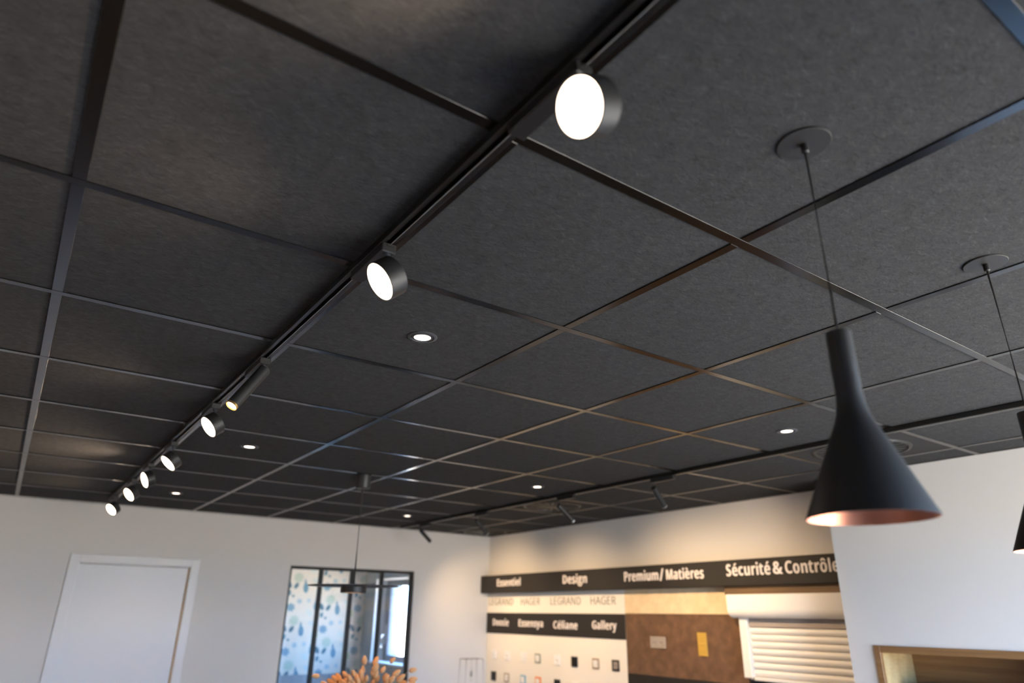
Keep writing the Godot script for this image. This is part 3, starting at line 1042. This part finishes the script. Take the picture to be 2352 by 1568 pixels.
func switch_wall() -> void:
	var b := thing("display_board", "white display board for switch samples below the sign", "display board")
	box_part("board", Vector3(X1 - 0.012, 0.35, Z0 + 0.004), Vector3(X1 - 0.002, 1.938, -3.452), M.board, b, 0.001)
	var x := X1 - 0.012
	word("LEGRAND", b, x, -5.406, -4.985, 1.829, 0.062, 400, M.grey_letter)
	word("HAGER", b, x, -4.856, -4.555, 1.829, 0.062, 400, M.grey_letter)
	word("LEGRAND", b, x, -4.400, -3.984, 1.829, 0.062, 400, M.grey_letter)
	word("HAGER", b, x, -3.855, -3.548, 1.829, 0.062, 400, M.grey_letter)
	var s := thing("name_strip", "black strip with pale range names on the white display board", "sign")
	box_part("strip", Vector3(x - 0.006, 1.570, Z0 + 0.004), Vector3(x, 1.758, -3.450), M.sign, s, 0.001)
	x -= 0.006
	word("Dooxie", s, x, -5.319, -5.047, 1.640, 0.062, 700, M.letter)
	word("Essensya", s, x, -4.882, -4.505, 1.640, 0.062, 700, M.letter)
	word("Céliane", s, x, -4.353, -4.026, 1.632, 0.062, 700, M.letter)
	word("Gallery", s, x, -3.837, -3.545, 1.640, 0.062, 700, M.letter)
	# samples: [z, y, plate, insert, kind, label]
	var list := [
		[-5.295, 1.380, M.white, M.white, 1, "white switch sample in the top row, closest to the room corner"],
		[-5.074, 1.380, M.white, M.white, 2, "white socket sample in the top row, second from the room corner"],
		[-4.813, 1.380, M.white, M.white, 1, "white switch sample in the top row, third from the room corner"],
		[-4.588, 1.380, M.plate_grey, M.white, 1, "green grey framed white switch sample in the top row"],
		[-4.313, 1.380, M.white, M.white, 2, "white socket sample in the top row beside the plain black plate"],
		[-4.078, 1.380, M.black, M.black, 1, "plain black switch sample in the top row"],
		[-3.810, 1.380, M.plate_brown, M.white, 1, "brown framed white switch sample in the top row"],
		[-3.577, 1.380, M.black, M.socket, 2, "black framed pale socket sample in the top row"],
		[-5.295, 1.190, M.black, M.black, 1, "black switch sample in the second row, closest to the room corner"],
		[-5.074, 1.190, M.plate_taupe, M.white, 2, "taupe framed socket sample in the second row"],
		[-4.810, 1.190, M.blue, M.white, 1, "blue framed white switch sample in the second row"],
		[-4.585, 1.190, M.orange, M.white, 1, "orange framed white switch sample in the second row"],
		[-4.313, 1.190, M.black, M.black, 2, "black sample in the second row under the white socket"],
		[-4.078, 1.190, M.white, M.white, 1, "white switch sample in the second row under the plain black plate"],
		[-3.810, 1.190, M.white, M.white, 2, "white socket sample in the second row under the brown framed switch"],
		[-3.577, 1.190, M.plate_taupe, M.white, 1, "taupe switch sample in the second row under the black framed socket"],
	]
	for e in list:
		sample(e[0], e[1], e[2], e[3], e[4], e[5], 1, "switch samples on the display board", X1 - 0.012)

func sample(z: float, y: float, plate: Material, insert: Material, kind: int, label: String, gangs: int, group: String, x: float, upright := false) -> void:
	var t := thing("switch_plate" if kind == 1 else "socket_plate", label, "switch" if kind == 1 else "socket", Vector3(x, y, z), group)
	var h := 0.040
	var span := 0.0355 * (gangs - 1)
	var hy := h + (span if upright else 0.0)
	var hz := h + (0.0 if upright else span)
	var st := st_new()
	var fw := 0.0135
	bx(st, Vector3(-0.009, -hy, -hz), Vector3(0, hy, -hz + fw), 0.002)
	bx(st, Vector3(-0.009, -hy, hz - fw), Vector3(0, hy, hz), 0.002)
	bx(st, Vector3(-0.009, -hy, -hz + fw), Vector3(0, -hy + fw, hz - fw), 0.002)
	bx(st, Vector3(-0.009, hy - fw, -hz + fw), Vector3(0, hy, hz - fw), 0.002)
	if gangs == 2:
		if upright:
			bx(st, Vector3(-0.009, -0.009, -hz + fw), Vector3(0, 0.009, hz - fw), 0.002)
		else:
			bx(st, Vector3(-0.009, -hy + fw, -0.009), Vector3(0, hy - fw, 0.009), 0.002)
	put("frame", st, plate, t)
	for g in gangs:
		var c := Vector3(0, 0, 0)
		var off := (g - (gangs - 1) / 2.0) * 0.071
		if upright:
			c.y = off
		else:
			c.z = off
		var q := h - fw - 0.0006
		if kind == 1:
			st = st_new()
			# rocker, one half pressed in
			prism(st, [Vector2(0.0, -q), Vector2(-0.0085, -q), Vector2(-0.0115, 0.0), Vector2(-0.0125, q), Vector2(0.0, q)], -q, q)
			var o := put("rocker", st, insert, t)
			o.position = c
		else:
			st = st_new()
			bx(st, Vector3(-0.006, -q, -q), Vector3(0, q, q), 0.001)
			var o := put("insert", st, insert, t)
			o.position = c
			st = st_new()
			lathe(st, [Vector2(0.0, 0.0002), Vector2(0.0195, 0.0002), Vector2(0.0195, 0.0040), Vector2(0.0205, 0.0046), Vector2(0.0215, 0.0036), Vector2(0.022, 0.0)], 32, Vector3(-0.006, 0, 0), along(Vector3(-1, 0, 0)))
			o = put("well", st, insert, t)
			o.position = c
			for s in [-1.0, 1.0]:
				st = st_new()
				lathe(st, [Vector2(0.0, 0.0012), Vector2(0.0034, 0.0010), Vector2(0.0036, 0.0)], 14, Vector3(-0.0062, 0, s * 0.0095), along(Vector3(-1, 0, 0)))
				o = put("pin_hole", st, M.dark_hole, t)
				o.position = c

func material_panels() -> void:
	var p := thing("beige_panel", "plain beige panel above the brown leather look panel", "panel")
	box_part("sheet", Vector3(X1 - 0.010, 1.762, -3.450), Vector3(X1, 1.938, -2.432), M.beige, p, 0.001)
	p = thing("brown_panel", "mottled brown panel carrying a double socket and a yellow switch", "panel")
	box_part("sheet", Vector3(X1 - 0.012, 1.335, -3.448), Vector3(X1, 1.7615, -2.330), M.brown, p, 0.001)
	p = thing("base_strip", "black strip along the foot of the brown panel", "strip")
	box_part("strip", Vector3(X1 - 0.014, 1.235, -3.446), Vector3(X1, 1.334, -2.330), M.sign, p, 0.001)
	p = thing("oak_wainscot", "oak panelling on the wall under the brown panel and the shutter", "wainscot")
	box_part("sheet", Vector3(X1 - 0.014, 0.0, -3.446), Vector3(X1 - 0.002, 1.234, PIER_Z), M.oak, p, 0.001)
	sample(-3.110, 1.563, M.socket, M.socket, 2, "pale double socket on the brown panel", 2, "", X1 - 0.012)
	sample(-2.690, 1.565, M.yellow, M.yellow, 1, "tall yellow double switch on the brown panel", 2, "", X1 - 0.012, true)

func roller_window() -> void:
	var b := thing("oak_batten", "dark oak board between the sign and the roller shutter box", "board")
	box_part("board", Vector3(X1 - 0.06, 1.885, -2.425), Vector3(X1, 1.939, PIER_Z), M.oak_dark, b, 0.001)
	# shutter box: rounded lower front edge
	var t := thing("roller_shutter", "white roller shutter with curved box and closed slats", "roller shutter", Vector3(0, 0, 0))
	var x1 := X1 - 0.013
	var xf := 4.020
	var poly := [Vector2(x1, 1.884), Vector2(xf + 0.004, 1.884), Vector2(xf, 1.880)]
	for k in 9:
		var a := PI / 2 * k / 8.0
		poly.append(Vector2(xf + 0.055 - 0.055 * cos(a), 1.795 - 0.055 * sin(a)))
	poly.append(Vector2(x1, 1.740))
	var st := st_new()
	shutter_box(st, poly, -2.352, -1.432)
	put("shutter_box", st, M.pvc, t)
	# end cheek, a little larger
	var xg := 4.100
	box_part("guide_rail", Vector3(xg - 0.02, 1.384, -2.318), Vector3(X1 - 0.013, 1.7395, -2.256), M.pvc, t, 0.004)
	box_part("guide_rail", Vector3(xg - 0.02, 1.384, -1.52), Vector3(X1, 1.7395, -1.46), M.pvc, t, 0.004)
	box_part("top_rail", Vector3(xg, 1.686, -2.256), Vector3(X1, 1.7395, -1.52), M.socket, t, 0.003)
	st = st_new()
	var sh := 0.0415
	# slat: curved outwards, with a groove below
	var sl := []
	for k in 7:
		var f := k / 6.0
		sl.append(Vector2(-0.009 * sin(PI * f), 0.002 + (sh - 0.004) * f))
	sl.append(Vector2(0.008, sh - 0.002))
	sl.append(Vector2(0.008, 0.002))
	shutter_box(st, sl, -2.256, -1.52)
	var slat := st.commit()
	for k in 7:
		put_mesh("slat", slat, M.pvc, t, Vector3(xg + 0.012, 1.686 - sh * (k + 1), 0))
	box_part("bottom_rail", Vector3(xg - 0.004, 1.372, -2.256), Vector3(X1, 1.394, -1.52), M.pvc, t, 0.003)
	st = st_new()
	bx(st, Vector3(X1 - 0.02, 1.28, -2.318), Vector3(X1, 1.371, -1.46), 0.001)
	var g := put("lower_panel", st, M.black)
	tag(g, "black panel between the white roller shutter and the oak panelling", "panel")

func shutter_box(st: SurfaceTool, poly: Array, z0: float, z1: float) -> void:
	# prism with smooth sides where the outline bends gently
	var n := poly.size()
	var mid := Vector2.ZERO
	for q in poly:
		mid += q / n
	var ns := []
	for i in n:
		var a: Vector2 = poly[i]
		var b: Vector2 = poly[(i + 1) % n]
		var v := Vector2(b.y - a.y, a.x - b.x).normalized()
		if v.dot((a + b) / 2.0 - mid) < 0.0:
			v = -v
		ns.append(v)
	for i in n:
		var a: Vector2 = poly[i]
		var b: Vector2 = poly[(i + 1) % n]
		var me: Vector2 = ns[i]
		var pr: Vector2 = ns[(i + n - 1) % n]
		var nx: Vector2 = ns[(i + 1) % n]
		var na := (me + pr).normalized() if me.dot(pr) > 0.8 else me
		var nb := (me + nx).normalized() if me.dot(nx) > 0.8 else me
		var NA := Vector3(na.x, na.y, 0)
		var NB := Vector3(nb.x, nb.y, 0)
		var p0 := Vector3(a.x, a.y, z0)
		var p1 := Vector3(b.x, b.y, z0)
		var p2 := Vector3(b.x, b.y, z1)
		var p3 := Vector3(a.x, a.y, z1)
		tri(st, p0, p1, p2, NA, NB, NB)
		tri(st, p0, p2, p3, NA, NB, NA)
		for z in [z0, z1]:
			var k := Vector3(0, 0, -1 if z == z0 else 1)
			tri(st, Vector3(mid.x, mid.y, z), Vector3(a.x, a.y, z), Vector3(b.x, b.y, z), k, k, k)

func niche() -> void:
	var t := thing("oak_niche", "oak framed niche set into the thick white wall", "niche")
	var x := PIER_X
	var za := -1.288
	var zb := -0.402
	var y0 := 0.062
	var y1 := 1.614
	# face frame, a little proud of the wall
	box_part("frame_stile", Vector3(x - 0.010, y0 - 0.003, za - 0.004), Vector3(x + 0.012, y1 + 0.003, za + 0.028), M.oak, t, 0.002)
	box_part("frame_stile", Vector3(x - 0.010, y0 - 0.003, zb - 0.028), Vector3(x + 0.012, y1 + 0.003, zb + 0.004), M.oak, t, 0.002)
	box_part("frame_rail", Vector3(x - 0.010, y1 - 0.030, za + 0.028), Vector3(x + 0.012, y1 + 0.003, zb - 0.028), M.oak, t, 0.002)
	box_part("frame_rail", Vector3(x - 0.010, y0 - 0.003, za + 0.028), Vector3(x + 0.012, y0 + 0.03, zb - 0.028), M.oak, t, 0.002)
	# lining boards
	box_part("side_board", Vector3(x + 0.012, y0, za), Vector3(X1 - 0.012, y1, za + 0.022), M.oak_light, t, 0.001)
	box_part("side_board", Vector3(x + 0.012, y0, zb - 0.022), Vector3(X1 - 0.012, y1, zb), M.oak_light, t, 0.001)
	box_part("top_board", Vector3(x + 0.012, y1 - 0.024, za + 0.022), Vector3(X1 - 0.012, y1, zb - 0.022), M.oak, t, 0.001)
	box_part("bottom_board", Vector3(x + 0.012, y0, za + 0.022), Vector3(X1 - 0.012, y0 + 0.024, zb - 0.022), M.oak, t, 0.001)
	box_part("back_board", Vector3(X1 - 0.012, y0, za), Vector3(X1 - 0.001, y1, zb), M.oak, t)
	var o := thing("black_appliance", "tall black appliance standing in the oak niche", "appliance", Vector3(4.02, 0.087, -0.83))
	box_part("body", Vector3(-0.07, 0, -0.37), Vector3(0.11, 1.354, 0.37), M.black, o, 0.006)
	box_part("front_panel", Vector3(-0.076, 0.03, -0.35), Vector3(-0.070, 1.33, 0.35), M.frame, o, 0.002)

# ---------------------------------------------------------------- furniture under the frame, flowers, lantern
func furniture() -> void:
	var rc := thing("reception_counter", "white counter with a pale grey worktop under the two cone pendant lamps", "counter", Vector3(1.55, 0, 0.33))
	box_part("worktop", Vector3(-0.90, 1.01, -0.36), Vector3(0.90, 1.05, 0.36), M.ceramic, rc, 0.004)
	box_part("body", Vector3(-0.86, 0.0, -0.30), Vector3(0.86, 1.01, 0.26), M.white, rc, 0.003)
	# high table below the disc pendant
	var t := thing("high_table", "black high table under the disc pendant lamp", "table", Vector3(1.72, 0, -3.02))
	box_part("table_top", Vector3(-0.55, 1.00, -0.35), Vector3(0.55, 1.04, 0.35), M.oak_dark, t, 0.004)
	for sx in [-1, 1]:
		for sz in [-1, 1]:
			box_part("leg", Vector3(sx * 0.49 - 0.02, 0, sz * 0.29 - 0.02), Vector3(sx * 0.49 + 0.02, 1.0, sz * 0.29 + 0.02), M.cabinet, t, 0.003)
	var v := thing("vase", "grey ceramic vase on the high table", "vase", Vector3(1.765, 1.04, -3.0))
	var st := st_new()
	lathe(st, [Vector2(0.0, 0.0), Vector2(0.05, 0.0), Vector2(0.068, 0.03), Vector2(0.072, 0.08), Vector2(0.055, 0.14), Vector2(0.034, 0.175), Vector2(0.036, 0.19), Vector2(0.032, 0.19), Vector2(0.029, 0.175), Vector2(0.05, 0.13), Vector2(0.0, 0.01)], 36)
	put("body", st, M.ceramic, v)
	flowers(Vector3(1.765, 1.20, -3.0))
	# low cabinet in the corner with a wire lantern on it
	t = thing("corner_cabinet", "black cabinet in the room corner below the wire lantern", "cabinet", Vector3(3.80, 0, -5.20))
	box_part("body", Vector3(-0.32, 0.08, -0.22), Vector3(0.30, 0.93, 0.22), M.cabinet, t, 0.004)
	box_part("plinth", Vector3(-0.30, 0.0, -0.20), Vector3(0.28, 0.08, 0.20), M.black, t)
	box_part("door", Vector3(-0.31, 0.10, 0.22), Vector3(-0.012, 0.91, 0.238), M.cabinet, t, 0.002)
	box_part("door", Vector3(-0.006, 0.10, 0.22), Vector3(0.292, 0.91, 0.238), M.cabinet, t, 0.002)
	var l := thing("wire_lantern", "thin metal wire lantern in the corner beside the display board", "lantern", Vector3(3.828, 0.93, -5.2))
	st = st_new()
	var a := 0.092
	var h := 0.422
	for s in [[-1, -1], [1, -1], [1, 1], [-1, 1]]:
		rod(st, [Vector3(s[0] * (a + 0.018), 0.006, s[1] * (a + 0.018) * 0.6), Vector3(s[0] * a, h, s[1] * a * 0.6)], 0.0028, 8)
	for y in [0.006, h]:
		var q: float = a + 0.018 * (1.0 - y / h)
		var ring := [Vector3(-q, y, -q * 0.6), Vector3(q, y, -q * 0.6), Vector3(q, y, q * 0.6), Vector3(-q, y, q * 0.6)]
		for k in 4:
			rod(st, [ring[k], ring[(k + 1) % 4]], 0.0028, 8)
	put("wire_frame", st, M.wire, l)
	st = st_new()
	rod(st, [Vector3(0, h, 0), Vector3(0, h - 0.10, 0)], 0.002, 8)
	for s in [-1, 1]:
		rod(st, [Vector3(-a, h, s * a * 0.6), Vector3(a, h, -s * a * 0.6)], 0.0022, 8)
	lathe(st, [Vector2(0.0, h - 0.10), Vector2(0.008, h - 0.105), Vector2(0.010, h - 0.15), Vector2(0.0, h - 0.152)], 16)
	put("hanger", st, M.wire, l)
	st = st_new()
	lathe(st, [Vector2(0.0, h - 0.152), Vector2(0.009, h - 0.155), Vector2(0.014, h - 0.19), Vector2(0.010, h - 0.23), Vector2(0.0, h - 0.24)], 16)
	put("bulb", st, M.pane, l)

func flowers(at: Vector3) -> void:
	var t := thing("dried_bouquet", "bouquet of tan dried bunny-tail grass in the vase", "flowers", at)
	var rng := RandomNumberGenerator.new()
	rng.seed = 77
	var heads := []
	for k in 3:
		var st := st_new()
		var w := 0.0125 + 0.0015 * k
		var l := 0.042 + 0.006 * k
		lathe(st, [Vector2(0.0, 0.0), Vector2(w * 0.55, 0.003), Vector2(w * 0.95, l * 0.25), Vector2(w, l * 0.45), Vector2(w * 0.75, l * 0.75), Vector2(w * 0.35, l * 0.94), Vector2(0.0, l)], 10)
		heads.append(st.commit())
	var stalks := st_new()
	for k in 90:
		var an := rng.randf() * TAU
		var rad := sqrt(rng.randf())
		var lean := rad * 0.24
		var top := Vector3(cos(an) * lean, 0.235 - 0.10 * rad * rad + rng.randf_range(-0.05, 0.028), sin(an) * lean)
		if k < 6:
			top = [Vector3(-0.265, 0.235, 0.02), Vector3(0.25, 0.245, 0.02), Vector3(0.235, 0.20, 0.05), Vector3(0.14, 0.285, 0.0), Vector3(-0.02, 0.282, 0.02), Vector3(0.06, 0.272, -0.03)][k]
		var dir := (Vector3(top.x * 0.9, 0.12, top.z * 0.9)).normalized()
		if k == 0:
			dir = Vector3(-1, 0.1, 0)
		if k == 1 or k == 2:
			dir = Vector3(1, 0.15, 0.1)
		var mid := Vector3(top.x * 0.35, top.y * 0.55, top.z * 0.35)
		rod(stalks, [Vector3(top.x * 0.05, -0.08, top.z * 0.05), mid, top], 0.0011, 5, false)
		var o := put_mesh("seed_head", heads[k % 3], M.grass_head, t, top)
		o.basis = along(dir) * Basis(Vector3.UP, rng.randf() * TAU)
		o.position = top
	put("stalks", stalks, M.stalk, t)
